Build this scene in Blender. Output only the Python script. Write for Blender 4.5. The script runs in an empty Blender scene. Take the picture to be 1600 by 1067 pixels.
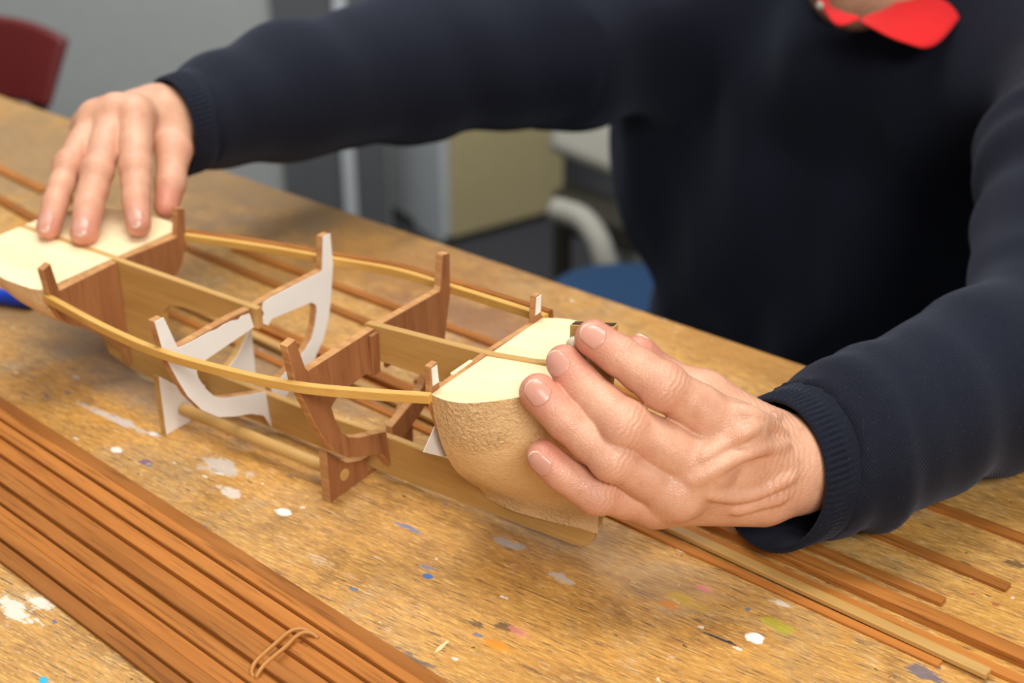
import bpy, bmesh, math, random
import numpy as np
from mathutils import Vector, Matrix
random.seed(4)
rng = np.random.default_rng(7)
sc = bpy.context.scene
COL = sc.collection

# ------------------------------------------------------------------ camera, world, lights, exposure
FPX, PITCH, YAW, CAMH = 2200.0, math.radians(28.0), math.radians(34.3), 0.442
cam_d = bpy.data.cameras.new('camera')
cam_d.sensor_width = 36.0
cam_d.lens = FPX / 1600.0 * 36.0
cam_d.clip_start = 0.02
cam_d.dof.use_dof = True
cam_d.dof.focus_distance = 0.685
cam_d.dof.aperture_fstop = 6.3
cam = bpy.data.objects.new('camera', cam_d)
cam.location = (0, 0, CAMH)
cam.rotation_euler = (math.pi / 2 - PITCH, 0, YAW)
COL.objects.link(cam)
sc.camera = cam

sc.view_settings.view_transform = 'Standard'
sc.view_settings.look = 'None'
sc.view_settings.gamma = 1.0
sc.view_settings.use_curve_mapping = False
sc.view_settings.exposure = 0.0

world = bpy.data.worlds.new('world'); sc.world = world
world.use_nodes = True
world.node_tree.nodes['Background'].inputs['Color'].default_value = (0.93, 0.97, 1.0, 1)
world.node_tree.nodes['Background'].inputs['Strength'].default_value = 0.26

def area_light(name, loc, target, sx, sy, power, col):
    l = bpy.data.lights.new(name, 'AREA'); l.shape = 'RECTANGLE'; l.size = sx; l.size_y = sy
    l.energy = power; l.color = col
    o = bpy.data.objects.new(name, l); o.location = loc
    d = Vector(target) - Vector(loc)
    o.rotation_euler = d.to_track_quat('-Z', 'Y').to_euler()
    COL.objects.link(o)
    return o
area_light('ceiling_and_fill_panel', (-0.45, 0.62, 1.55), (-0.40, 0.52, 0.0), 1.1, 0.35, 18.0, (1.0, 0.97, 0.92))
area_light('ceiling_and_fill_panel', (0.72, -0.42, 1.20), (-0.45, 0.52, 0.05), 0.8, 0.45, 27.0, (1.0, 0.965, 0.915))
area_light('ceiling_and_fill_panel', (-1.25, 1.50, 1.60), (-2.2, 2.1, -0.2), 1.4, 0.5, 36.0, (0.96, 0.98, 1.0))  # added fill, aimed at the left wall to brighten the background

# ------------------------------------------------------------------ measuring: a ray through a photo pixel
_cp, _sp, _cy, _sy = math.cos(PITCH), math.sin(PITCH), math.cos(YAW), math.sin(YAW)
FW = np.array([-_sy * _cp, _cy * _cp, -_sp])
RT = np.array([_cy, _sy, 0.0])
UP = np.cross(RT, FW)
CAM = np.array([0, 0, CAMH])
def ray(px, py): return FW + RT * (px - 800) / FPX + UP * (533.5 - py) / FPX
def at(px, py, d): return CAM + ray(px, py) * d
def onz(px, py, z=0.0):
    r = ray(px, py); return CAM + r * ((z - CAMH) / r[2])
def ony(px, py, y):
    r = ray(px, py); return CAM + r * (y / r[1])
def onx(px, py, x):
    r = ray(px, py); return CAM + r * (x / r[0])
def nrm(v): v = np.array(v, float); return v / np.linalg.norm(v)

# ------------------------------------------------------------------ objects
def put(name, verts, faces, mat, parent=None, smooth=False, mats=None, fmat=None):
    me = bpy.data.meshes.new(name)
    me.from_pydata([tuple(map(float, v)) for v in verts], [], faces)
    for m in (mats or [mat]): me.materials.append(m)
    if fmat is not None: me.polygons.foreach_set('material_index', fmat)
    if smooth: me.polygons.foreach_set('use_smooth', [True] * len(me.polygons))
    me.validate(); me.update()
    bm = bmesh.new(); bm.from_mesh(me); bmesh.ops.recalc_face_normals(bm, faces=bm.faces[:]); bm.to_mesh(me); bm.free()
    o = bpy.data.objects.new(name, me); COL.objects.link(o)
    if parent is not None: o.parent = parent
    return o
def tag(o, label=None, cat=None, group=None, kind=None):
    if label: o['label'] = label
    if cat: o['category'] = cat
    if group: o['group'] = group
    if kind: o['kind'] = kind
    return o
def empty(name, label, cat, loc=(0, 0, 0), group=None):
    o = bpy.data.objects.new(name, None); o.empty_display_size = 0.05; COL.objects.link(o)
    o.location = tuple(loc); bpy.context.view_layer.update()
    return tag(o, label, cat, group)
def local(o, verts):
    l = np.array(o.location); return [np.array(v) - l for v in verts]

def box_geo(lo, hi):
    (x0, y0, z0), (x1, y1, z1) = lo, hi
    v = [(x0,y0,z0),(x1,y0,z0),(x1,y1,z0),(x0,y1,z0),(x0,y0,z1),(x1,y0,z1),(x1,y1,z1),(x0,y1,z1)]
    f = [(0,3,2,1),(4,5,6,7),(0,1,5,4),(1,2,6,5),(2,3,7,6),(3,0,4,7)]
    return v, f
def bevel(o, w, seg=2):
    m = o.modifiers.new('bevel', 'BEVEL'); m.width = w; m.segments = seg; m.limit_method = 'ANGLE'
    return o
def box(name, lo, hi, mat, parent=None, bev=0.0):
    v, f = box_geo(lo, hi); o = put(name, v, f, mat, parent)
    if bev: bevel(o, bev)
    return o
def prism_geo(poly3, off):
    """closed planar polygon (3D points) extruded by the vector off"""
    n = len(poly3); off = np.array(off)
    v = [np.array(p) for p in poly3] + [np.array(p) + off for p in poly3]
    f = [tuple(range(n)), tuple(range(2*n-1, n-1, -1))] + [(i, (i+1) % n, n+(i+1) % n, n+i) for i in range(n)]
    return v, f
def merge(parts):
    V, F = [], []
    for v, f in parts:
        b = len(V); V += list(v); F += [tuple(i + b for i in q) for q in f]
    return V, F
def tube_geo(path, rad, n=8, closed=False, up=(0, 0, 1), sy=1.0):
    P = [np.array(p, float) for p in path]; m = len(P); V, F = [], []
    r = rad if hasattr(rad, '__len__') else [rad] * m
    for i in range(m):
        a = P[(i-1) % m] if closed or i > 0 else P[0]; b = P[(i+1) % m] if closed or i < m-1 else P[-1]
        t = nrm(b - a); s = np.cross(t, up)
        s = nrm(s) if np.linalg.norm(s) > 1e-6 else np.array([1., 0, 0]); u = np.cross(s, t)
        for k in range(n):
            q = 2*math.pi*(k+.5)/n; V.append(P[i] + s*math.cos(q)*r[i] + u*math.sin(q)*r[i]*sy)
    for i in range(m if closed else m-1):
        for k in range(n):
            j = (i+1) % m; F.append((i*n+k, i*n+(k+1) % n, j*n+(k+1) % n, j*n+k))
    if not closed: F += [tuple(range(n-1, -1, -1)), tuple(range((m-1)*n, m*n))]
    return V, F
def spline(pts, n):
    """Catmull-Rom through points"""
    P = [np.array(p, float) for p in pts]; P = [2*P[0]-P[1]] + P + [2*P[-1]-P[-2]]; out = []
    for i in range(1, len(P)-2):
        for k in range(n):
            t = k/n; a, b, c, d = P[i-1:i+3]
            out.append(.5*(2*b + (c-a)*t + (2*a-5*b+4*c-d)*t*t + (3*b-a-3*c+d)*t**3))
    return out + [P[-2]]

# ------------------------------------------------------------------ materials
def lin(c):
    c = [x/255.0 for x in c]
    return tuple(x/12.92 if x <= .04045 else ((x+.055)/1.055)**2.4 for x in c) + (1.0,)
class NT:
    def __init__(s, name):
        s.m = bpy.data.materials.new(name); s.m.use_nodes = True; s.t = s.m.node_tree; s.n = s.t.nodes
        s.b = s.n['Principled BSDF']
    def set(s, inp, v):
        if isinstance(v, bpy.types.NodeSocket): s.t.links.new(v, inp)
        else: inp.default_value = v
    def coord(s, which='Object'): return s.n.new('ShaderNodeTexCoord').outputs[which]
    def mapping(s, vec, scale=(1,1,1), rot=(0,0,0), loc=(0,0,0)):
        o = s.n.new('ShaderNodeMapping'); s.set(o.inputs['Vector'], vec)
        o.inputs['Scale'].default_value = scale; o.inputs['Rotation'].default_value = rot; o.inputs['Location'].default_value = loc
        return o.outputs[0]
    def noise(s, vec, scale, detail=4, rough=.55, dist=0.0):
        o = s.n.new('ShaderNodeTexNoise'); s.set(o.inputs['Vector'], vec)
        o.inputs['Scale'].default_value = scale; o.inputs['Detail'].default_value = detail
        o.inputs['Roughness'].default_value = rough; o.inputs['Distortion'].default_value = dist
        return o.outputs['Fac']
    def voro(s, vec, scale, feature='F1'):
        o = s.n.new('ShaderNodeTexVoronoi'); s.set(o.inputs['Vector'], vec); o.feature = feature
        o.inputs['Scale'].default_value = scale
        return o
    def ramp(s, fac, stops):
        o = s.n.new('ShaderNodeValToRGB'); s.set(o.inputs[0], fac); e = o.color_ramp.elements
        while len(e) < len(stops): e.new(.5)
        for q, (p, c) in zip(e, stops):
            q.position = p; q.color = c if hasattr(c, '__len__') else (c, c, c, 1)
        return o.outputs[0]
    def mix(s, fac, a, b, mode='MIX'):
        o = s.n.new('ShaderNodeMix'); o.data_type = 'RGBA'; o.blend_type = mode
        s.set(o.inputs[0], fac); s.set(o.inputs[6], a); s.set(o.inputs[7], b)
        return o.outputs[2]
    def math(s, op, a, b=0.0, c=0.0):
        o = s.n.new('ShaderNodeMath'); o.operation = op
        s.set(o.inputs[0], a); s.set(o.inputs[1], b); s.set(o.inputs[2], c)
        return o.outputs[0]
    def bump(s, h, strength=.3, dist=.001):
        o = s.n.new('ShaderNodeBump'); s.set(o.inputs['Height'], h)
        o.inputs['Strength'].default_value = strength; o.inputs['Distance'].default_value = dist
        s.t.links.new(o.outputs[0], s.b.inputs['Normal']); return o
    def out(s, col=None, rough=.5, **kw):
        if col is not None: s.set(s.b.inputs['Base Color'], col)
        s.set(s.b.inputs['Roughness'], rough)
        for k, v in kw.items(): s.set(s.b.inputs[k.replace('_', ' ')], v)
        return s.m

def plain(name, rgb, rough=.5, **kw):
    t = NT(name); v = t.coord()
    n = t.noise(v, 35, 3)
    c = lin(rgb); d = tuple(x*.86 for x in c[:3]) + (1,)
    return t.out(t.mix(n, c, d), rough, **kw)
def wood(name, light, dark, axis=0, scale=1.0, rough=.5, vary=0.0, pores=.5, bump=.25, spec=.4):
    t = NT(name); v = t.coord()
    st = [70*scale]*3; st[axis] = 5*scale
    fine = [420*scale]*3; fine[axis] = 22*scale
    if vary:
        oi = t.n.new('ShaderNodeObjectInfo'); add = t.n.new('ShaderNodeVectorMath'); add.operation = 'ADD'
        t.set(add.inputs[0], v); cb = t.n.new('ShaderNodeCombineXYZ')
        for i in range(3): t.set(cb.inputs[i], t.math('MULTIPLY', oi.outputs['Random'], 7.0+i))
        t.set(add.inputs[1], cb.outputs[0]); v = add.outputs[0]
    n1 = t.noise(t.mapping(v, st), 1.0, 4, .6, .6)
    n2 = t.noise(t.mapping(v, fine), 1.0, 3, .6)
    c = t.mix(t.ramp(n1, [(.3, 0.0), (.72, 1.0)]), lin(dark), lin(light))
    dk = tuple(x*.45 for x in lin(dark)[:3]) + (1,)
    pm = t.ramp(n2, [(.34, 1.0), (.46, 0.0)])
    c = t.mix(t.math('MULTIPLY', pm, pores), c, dk)
    if vary:
        hs = t.n.new('ShaderNodeHueSaturation'); t.set(hs.inputs['Color'], c)
        t.set(hs.inputs['Value'], t.math('MULTIPLY_ADD', oi.outputs['Random'], vary, 1.0 - vary/2)); c = hs.outputs[0]
    t.bump(t.math('MULTIPLY', n2, 1.0), bump, .0006)
    return t.out(c, rough, Specular_IOR_Level=spec)

M = {}
M['teak'] = wood('reddish_strip_wood', (184, 118, 54), (150, 90, 36), 0, 1.0, .62, vary=.42, pores=.5, spec=.18)
M['mahogany'] = wood('mahogany_plywood', (172, 116, 72), (140, 88, 52), 2, 1.0, .55, pores=.35)
M['mahogany_edge'] = wood('plywood_edge', (206, 156, 98), (168, 112, 64), 0, 2.0, .7, pores=.3)
M['ply'] = wood('golden_plywood', (206, 164, 98), (182, 138, 74), 0, .8, .5, pores=.18)
M['batten'] = wood('pine_batten', (226, 180, 98), (202, 150, 68), 0, 1.0, .45, pores=.12)
M['balsa'] = wood('balsa_deck', (246, 226, 186), (236, 208, 160), 0, .7, .75, pores=.10)
M['paint'] = plain('white_paper', (244, 241, 234), .7)
M['paper'] = plain('thin_paper', (228, 224, 216), .8)
M['endgrain'] = wood('dark_end_grain', (92, 62, 34), (48, 30, 16), 1, 5.0, .8, pores=.9)
M['navy_plain'] = plain('navy_trousers', (20, 22, 34), .9)
def balsa_side():
    t = NT('sanded_balsa'); v = t.coord()
    n = t.noise(t.mapping(v, (60, 60, 140)), 1.0, 4, .6, .5)
    p = t.noise(v, 420, 3, .6, .6)
    patch = t.ramp(t.noise(v, 22, 2), [(.42, 0.0), (.58, 1.0)])
    c = t.mix(n, lin((238, 206, 156)), lin((224, 186, 132)))
    t.bump(t.math('MULTIPLY', p, t.math('MULTIPLY_ADD', patch, .8, .25)), .95, .0030)
    return t.out(c, .62, Specular_IOR_Level=.35)
M['balsa_side'] = balsa_side()

def knit():
    t = NT('navy_knit'); v = t.coord()
    w = t.n.new('ShaderNodeTexWave'); w.wave_type = 'BANDS'; w.bands_direction = 'DIAGONAL'
    t.set(w.inputs['Vector'], v); w.inputs['Scale'].default_value = 260; w.inputs['Distortion'].default_value = 1.2
    n = t.noise(v, 900, 2); big = t.noise(v, 9, 3)
    c = t.mix(big, lin((15, 17, 28)), lin((22, 26, 40)))
    c = t.mix(t.ramp(n, [(.62, 0.0), (.8, .35)]), c, lin((72, 78, 96)))
    h = t.math('ADD', t.math('MULTIPLY', w.outputs[1], .6), n)
    t.bump(h, .45, .0007)
    return t.out(c, .85, Specular_IOR_Level=.18, Sheen_Weight=.12, Sheen_Roughness=.45, Sheen_Tint=(.55, .62, .8, 1))
M['knit'] = knit()
def red_cloth():
    t = NT('red_pique'); v = t.coord()
    w = t.n.new('ShaderNodeTexWave'); w.bands_direction = 'Z'; t.set(w.inputs['Vector'], v); w.inputs['Scale'].default_value = 170
    t.bump(w.outputs[1], .3, .0008)
    return t.out(t.mix(t.noise(v, 30), lin((236, 20, 24)), lin((214, 10, 16))), .75, Sheen_Weight=.1)
M['red'] = red_cloth()
def skin():
    t = NT('skin'); v = t.coord()
    at_ = t.n.new('ShaderNodeAttribute'); at_.attribute_name = 'flush'
    fl = at_.outputs['Fac']
    n = t.noise(v, 60, 4, .6); n2 = t.noise(v, 260, 3, .6)
    c = t.mix(t.ramp(n, [(.3, 0.0), (.7, 1.0)]), lin((222, 173, 142)), lin((205, 149, 120)))
    c = t.mix(t.math('MULTIPLY', fl, .75), c, lin((202, 116, 100)))
    c = t.mix(t.ramp(n2, [(.60, 0.0), (.75, .3)]), c, lin((176, 104, 78)))
    vo = t.voro(t.mapping(v, (1, 1, 1)), 620, 'DISTANCE_TO_EDGE')
    cr = t.n.new('ShaderNodeTexNoise'); t.set(cr.inputs['Vector'], t.mapping(v, (1, 1, 1))); cr.inputs['Scale'].default_value = 330; cr.inputs['Detail'].default_value = 5
    h = t.math('ADD', t.math('MULTIPLY', t.ramp(vo.outputs['Distance'], [(0.0, 0.0), (.22, 1.0)]), .5), t.math('MULTIPLY', cr.outputs[0], 1.0))
    t.bump(h, .36, .0006)
    t.b.inputs['Subsurface Radius'].default_value = (1.0, .35, .18)
    return t.out(c, .38, Subsurface_Weight=.18, Subsurface_Scale=.006, Specular_IOR_Level=.45)
M['skin'] = skin()
M['nail'] = plain('fingernail', (212, 154, 134), .28, Specular_IOR_Level=.5)
M['nail_tip'] = plain('fingernail_edge', (224, 190, 162), .35)

def bench():
    t = NT('stained_benchtop'); v = t.coord()
    g = t.noise(t.mapping(v, (14, 130, 1), (0, 0, 0)), 1.0, 5, .65, .8)
    fine = t.noise(t.mapping(v, (55, 1000, 1)), 1.0, 5, .7, .3)
    fib = t.noise(t.mapping(v, (120, 760, 1), (0, 0, .04)), 1.0, 5, .72, .5)
    big = t.noise(v, 7.0, 5, .6, .4); mid = t.noise(v, 26, 5, .62, .5); wear = t.noise(v, 12, 6, .68, 1.0)
    c = t.mix(t.ramp(g, [(.3, 0.0), (.7, 1.0)]), lin((160, 114, 60)), lin((210, 158, 84)))
    c = t.mix(t.ramp(big, [(.40, 0.0), (.68, .7)]), c, lin((212, 152, 64)))
    c = t.mix(t.ramp(wear, [(.50, 0.0), (.66, .6)]), c, lin((178, 152, 112)))       # greyed worn patches
    c = t.mix(t.ramp(mid, [(.56, 0.0), (.70, .6)]), c, lin((132, 90, 50)))           # brown stain
    c = t.mix(t.ramp(fib, [(.52, 0.0), (.64, .75)]), c, lin((236, 188, 104)))        # bright fibres
    c = t.mix(t.ramp(fib, [(.34, .65), (.46, 0.0)]), c, lin((132, 98, 60)))
    c = t.mix(t.ramp(fine, [(.36, .9), (.45, 0.0)]), c, lin((80, 68, 58)))          # open grain
    # whitish smears and dust
    sm = t.noise(t.mapping(v, (40, 150, 1), (0, 0, .5)), 1.0, 6, .75, 1.2)
    c = t.mix(t.ramp(t.math('ADD', sm, t.math('MULTIPLY', t.math('SUBTRACT', fib, .5), .5)), [(.60, 0.0), (.72, .6)]), c, lin((206, 194, 174)))
    # fine scattered flecks: white, black, blue
    wv = t.n.new('ShaderNodeTexNoise'); t.set(wv.inputs['Vector'], v); wv.inputs['Scale'].default_value = 170; wv.inputs['Detail'].default_value = 3
    def jit(off):
        m_ = t.n.new('ShaderNodeVectorMath'); m_.operation = 'MULTIPLY_ADD'; t.set(m_.inputs[0], wv.outputs['Color']); m_.inputs[1].default_value = (.012, .007, 0)
        t.set(m_.inputs[2], t.mapping(v, (1, 1.7, 1), (0, 0, .3), (off, off*.7, 0))); return m_.outputs[0]
    for scale, thr, col, off in ((85, .10, (232, 226, 214), 0.0), (120, .085, (36, 34, 40), 3.1), (62, .085, (70, 104, 146), 7.7), (70, .07, (170, 70, 60), 12.3)):
        vo = t.voro(t.mapping(v, (1, 1.5, 1), (0, 0, .6), (off, off*.7, 0)), scale)
        t.set(vo.inputs['Vector'], jit(off)); sp = t.n.new('ShaderNodeSeparateColor'); t.set(sp.inputs[0], vo.outputs['Color'])
        pick = t.math('GREATER_THAN', sp.outputs[0], .80)
        size = t.math('MULTIPLY', sp.outputs[1], thr*1.9)
        m = t.math('MULTIPLY', pick, t.math('LESS_THAN', vo.outputs['Distance'], size))
        c = t.mix(t.math('MULTIPLY', m, .75), c, lin(col))
    # broad browner and greyer zones, grime among them
    for (px, py, rx, ry, col, amt) in ((470, 590, .10, .035, (104, 96, 92), .5), (230, 610, .10, .03, (128, 124, 120), .5), (800, 520, .13, .04, (112, 74, 70), .6),
                                       (640, 420, .20, .07, (136, 92, 50), .65), (420, 300, .30, .08, (140, 108, 68), .65), (1180, 560, .12, .035, (158, 108, 46), .6), (900, 860, .09, .03, (140, 112, 84), .4), (30, 230, .4, .14, (140, 112, 78), .7), (100, 500, .18, .05, (126, 98, 66), .6)):
        p = onz(px, py); d = t.n.new('ShaderNodeVectorMath'); d.operation = 'LENGTH'
        mp = t.mapping(v, (1/rx, 1/ry, 0), (0, 0, 0), (-p[0]/rx, -p[1]/ry, 0)); t.set(d.inputs[0], mp)
        k = t.math('ADD', d.outputs['Value'], t.math('MULTIPLY', t.math('SUBTRACT', mid, .5), 2.2))
        c = t.mix(t.ramp(k, [(.35, amt), (1.0, 0.0)]), c, lin(col))
    # individual paint spots
    wob = t.noise(v, 240, 3, .6); wob2 = t.noise(v, 90, 3, .6)
    spots = [(443, 800, .0055, .0035, (240, 234, 222), 0), (1180, 997, .0052, .0042, (250, 248, 240), 0), (18, 950, .017, .0055, (238, 230, 218), 1), (60, 938, .010, .0045, (238, 230, 220), 1),
             (795, 982, .0075, .0030, (44, 40, 44), 1), (742, 974, .005, .0018, (54, 50, 52), 1), (776, 1008, .0075, .003, (226, 142, 22), 1), (812, 990, .006, .005, (216, 136, 118), 1),
             (1047, 946, .005, .003, (214, 128, 40), 1), (1100, 920, .005, .002, (226, 120, 140), 1), (1212, 976, .008, .004, (172, 168, 40), 1), (1065, 935, .012, .004, (198, 160, 50), 1),
             (668, 900, .0035, .0022, (60, 110, 176), 0), (636, 824, .010, .002, (74, 116, 168), 1), (660, 884, .005, .0016, (90, 130, 180), 1), (800, 850, .009, .0035, (160, 166, 168), 1),
             (68, 1063, .0028, .0022, (30, 176, 214), 0), (226, 722, .004, .0025, (82, 62, 132), 1), (182, 703, .0045, .003, (232, 226, 216), 0), (240, 678, .004, .002, (226, 222, 214), 0),
             (345, 730, .018, .007, (206, 202, 194), 1), (355, 768, .008, .004, (226, 218, 204), 1), (180, 655, .03, .003, (202, 204, 204), 1), (690, 1010, .0012, .006, (236, 206, 150), 0),
             (1140, 1003, .0017, .0010, (30, 34, 48), 0), (1125, 998, .010, .0008, (36, 40, 56), 0), (640, 1030, .012, .004, (84, 86, 92), 1), (1445, 1055, .010, .004, (66, 84, 112), 1),
             (1390, 745, .02, .003, (232, 222, 200), 1), (1540, 820, .012, .0025, (236, 226, 206), 1), (1500, 880, .006, .002, (60, 52, 44), 1), (1590, 880, .006, .004, (52, 44, 36), 1),
             (880, 905, .010, .003, (196, 190, 180), 1), (1225, 945, .006, .0018, (232, 226, 214), 1), (560, 500, .01, .004, (74, 92, 104), 1), (720, 520, .016, .006, (170, 150, 140), 1)]
    for (px, py, rx, ry, col, rag) in spots:
        p = onz(px, py); d = t.n.new('ShaderNodeVectorMath'); d.operation = 'LENGTH'
        t.set(d.inputs[0], t.mapping(v, (1/rx, 1/ry, 0), (0, 0, 0), (-p[0]/rx, -p[1]/ry, 0)))
        k = t.math('ADD', d.outputs['Value'], t.math('MULTIPLY', t.math('SUBTRACT', wob if not rag else t.math('ADD', wob2, t.math('MULTIPLY', fib, 1.0)), .5 if not rag else 1.0), 1.0 if not rag else 3.2))
        c = t.mix(t.ramp(k, [(.8 if not rag else .7, .95 if not rag else .70), (1.0, 0.0)]), c, lin(col))
    h = t.math('ADD', t.math('MULTIPLY', fine, .7), t.math('MULTIPLY', mid, .4))
    t.bump(h, .35, .0007)
    return t.out(c, t.ramp(mid, [(.3, .42), (.7, .62)]), Specular_IOR_Level=.4)
M['bench'] = bench()
M['bench_leg'] = plain('bench_frame_wood', (150, 112, 70), .6)
M['wall'] = plain('grey_wall', (172, 174, 171), .8)
M['dark_door'] = plain('dark_grey_door', (92, 93, 95), .7)
M['light_door'] = plain('pale_grey_panel', (196, 200, 202), .7)
M['cabinet'] = plain('beige_cabinet', (194, 178, 132), .7)
M['floor'] = plain('dark_carpet', (58, 58, 62), .95)
M['offwhite'] = plain('off_white_plastic', (176, 172, 158), .6)
M['olive'] = plain('dark_olive', (48, 44, 30), .8)
M['blue_seat'] = plain('blue_seat', (8, 58, 98), .6)
M['red_chair'] = plain('red_chair_shell', (102, 24, 22), .5)
M['pen'] = plain('blue_pen', (10, 60, 190), .35)
M['metal'] = plain('grey_metal', (90, 92, 96), .4, Metallic=.7)
M['rubber'] = plain('rubber_band', (190, 128, 62), .5)
M['resin'] = plain('milky_resin', (226, 212, 184), .35, Subsurface_Weight=.3, Subsurface_Scale=.003)
M['hair'] = plain('grey_hair', (150, 146, 140), .7)
M['eye'] = plain('eye', (235, 232, 226), .2)
M['shoe'] = plain('black_shoe', (24, 22, 22), .5)

# ------------------------------------------------------------------ the room
FLOOR = -0.90
def struct(o): o['kind'] = 'structure'; return o
ex = nrm([RT[0], RT[1], 0]); ey = nrm([FW[0], FW[1], 0])          # room axes: across and away from the bench
def room(a, b, z): return ex*a + ey*b + np.array([0, 0, z])
def rbox(name, a0, a1, b0, b1, z0, z1, mat, parent=None, bev=0.0):
    v = [room(a, b, z) for z in (z0, z1) for a, b in ((a0,b0),(a1,b0),(a1,b1),(a0,b1))]
    f = [(0,3,2,1),(4,5,6,7),(0,1,5,4),(1,2,6,5),(2,3,7,6),(3,0,4,7)]
    o = put(name, v if parent is None else local(parent, v), f, mat, parent)
    if bev: bevel(o, bev)
    return o
WB = 2.98                                                          # distance of the back wall
def onb(px, py, b=WB):
    r = ray(px, py); return CAM + r * (b / (r @ ey))
def acr(px, py=300, b=WB): return float(onb(px, py, b) @ ex)
struct(rbox('floor', -3.2, 3.2, -2.0, 4.35, FLOOR-.05, FLOOR, M['floor']))
struct(rbox('wall_back', -3.2, 3.2, 4.2, 4.35, FLOOR, 1.7, M['wall']))
struct(rbox('wall_left', -3.2, acr(608), WB, WB+.05, FLOOR, 1.7, M['wall']))
struct(rbox('door_1', acr(448), acr(541), WB-.02, WB, FLOOR, 1.2, M['dark_door']))
struct(rbox('trim_1', acr(541), acr(560), WB-.04, WB, FLOOR, 1.25, M['light_door']))
struct(rbox('door_2', acr(560), acr(607), WB-.02, WB, FLOOR, 1.2, M['dark_door']))

def oriented(name, p0, p1, depth, z0, z1, mat, parent=None, bev=0.0):
    """box whose front bottom edge runs p0->p1, going back by depth away from the camera"""
    p0 = np.array(p0)*[1,1,0]; p1 = np.array(p1)*[1,1,0]; t = nrm(p1-p0); n = np.array([-t[1], t[0], 0])
    if n @ ey < 0: n = -n
    v = [q + [0,0,z] for z in (z0, z1) for q in (p0, p1, p1+n*depth, p0+n*depth)]
    f = [(0,3,2,1),(4,5,6,7),(0,1,5,4),(1,2,6,5),(2,3,7,6),(3,0,4,7)]
    o = put(name, v if parent is None else local(parent, v), f, mat, parent)
    if bev: bevel(o, bev)
    return o
ca, cb = onz(692, 384, FLOOR), onz(880, 333, FLOOR)
cab = empty('cabinet', 'beige fronted cabinet with pale grey side standing on the dark floor behind the bench', 'cabinet', ca)
oriented('body', ca, cb, .36, FLOOR, .35, M['light_door'], cab, .006)
oriented('plinth', ca + [.01,0,0], cb, .30, FLOOR, FLOOR+.02, M['olive'], cab)
tt = nrm(cb-ca); nn = np.array([tt[1], -tt[0], 0]); nn = nn if nn @ ey < 0 else -nn
oriented('door', ca + tt*.02 + nn*.012, cb - tt*.01 + nn*.012, .012, FLOOR+.02, .345, M['cabinet'], cab, .002)

# pale chair beside the cabinet and the blue stool in front of it
pc = at(900, 300, 2.75)
chair = empty('office_chair', 'pale grey chair with upright back panel and bent side frame beside the cabinet', 'chair', [pc[0], pc[1], FLOOR])
def slab(name, quad, thick, mat, parent, bev=.008):
    v, f = prism_geo(quad, np.array(thick)); o = put(name, local(parent, v), f, mat, parent); bevel(o, bev, 3); return o
slab('backrest', [at(858, 232, 2.72), at(985, 285, 2.66), at(985, 120, 2.66), at(866, 150, 2.72)], FW*.05, M['offwhite'], chair, .02)
slab('seat', [at(868, 325, 2.62), at(1000, 360, 2.5), at(1000, 318, 2.75), at(880, 280, 2.9)], [0, 0, -.05], M['olive'], chair)
def pipe(name, pts, r, mat, parent, n=10):
    v, f = tube_geo(spline(pts, 8), r, n); return put(name, local(parent, v), f, mat, parent, True)
pipe('side_frame', [at(866, 326, 2.55), at(908, 341, 2.52), at(934, 374, 2.5), at(946, 410, 2.5), at(962, 450, 2.52)], .022, M['offwhite'], chair)
pipe('leg', [at(985, 350, 2.60), onz(985, 560, FLOOR)*[1,1,1]], .02, M['offwhite'], chair)
pipe('leg', [at(880, 300, 2.85), np.array([at(880,300,2.85)[0], at(880,300,2.85)[1], FLOOR])], .02, M['olive'], chair)
bs = onz(985, 464, -.45)
stool = empty('stool', 'round blue seat of a stool behind the bench edge beside the dark sweater', 'stool', [bs[0], bs[1], FLOOR])
def lathe(name, c, prof, mat, parent, n=40):
    V = [np.array(c) + [r*math.cos(2*math.pi*k/n), r*math.sin(2*math.pi*k/n), z] for r, z in prof for k in range(n)]
    F = [(i*n+k, i*n+(k+1) % n, (i+1)*n+(k+1) % n, (i+1)*n+k) for i in range(len(prof)-1) for k in range(n)]
    F += [tuple(range(n-1, -1, -1)), tuple(range((len(prof)-1)*n, len(prof)*n))]
    return put(name, local(parent, V), F, mat, parent, True)
lathe('seat', [bs[0], bs[1], -.45], [(.09, -.035), (.118, -.03), (.128, -.015), (.125, -.004), (.114, 0.0), (.05, -.003)], M['blue_seat'], stool)
for k in range(4):
    q = math.pi/4 + k*math.pi/2; c, s_ = math.cos(q), math.sin(q)
    pipe('leg', [[bs[0]+.10*c, bs[1]+.10*s_, -.485], [bs[0]+.15*c, bs[1]+.15*s_, FLOOR]], .011, M['metal'], stool)
lathe('foot_ring', [bs[0], bs[1], -.72], [(.120, -.006), (.134, -.006), (.134, .006), (.120, .006)], M['metal'], stool)

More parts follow.
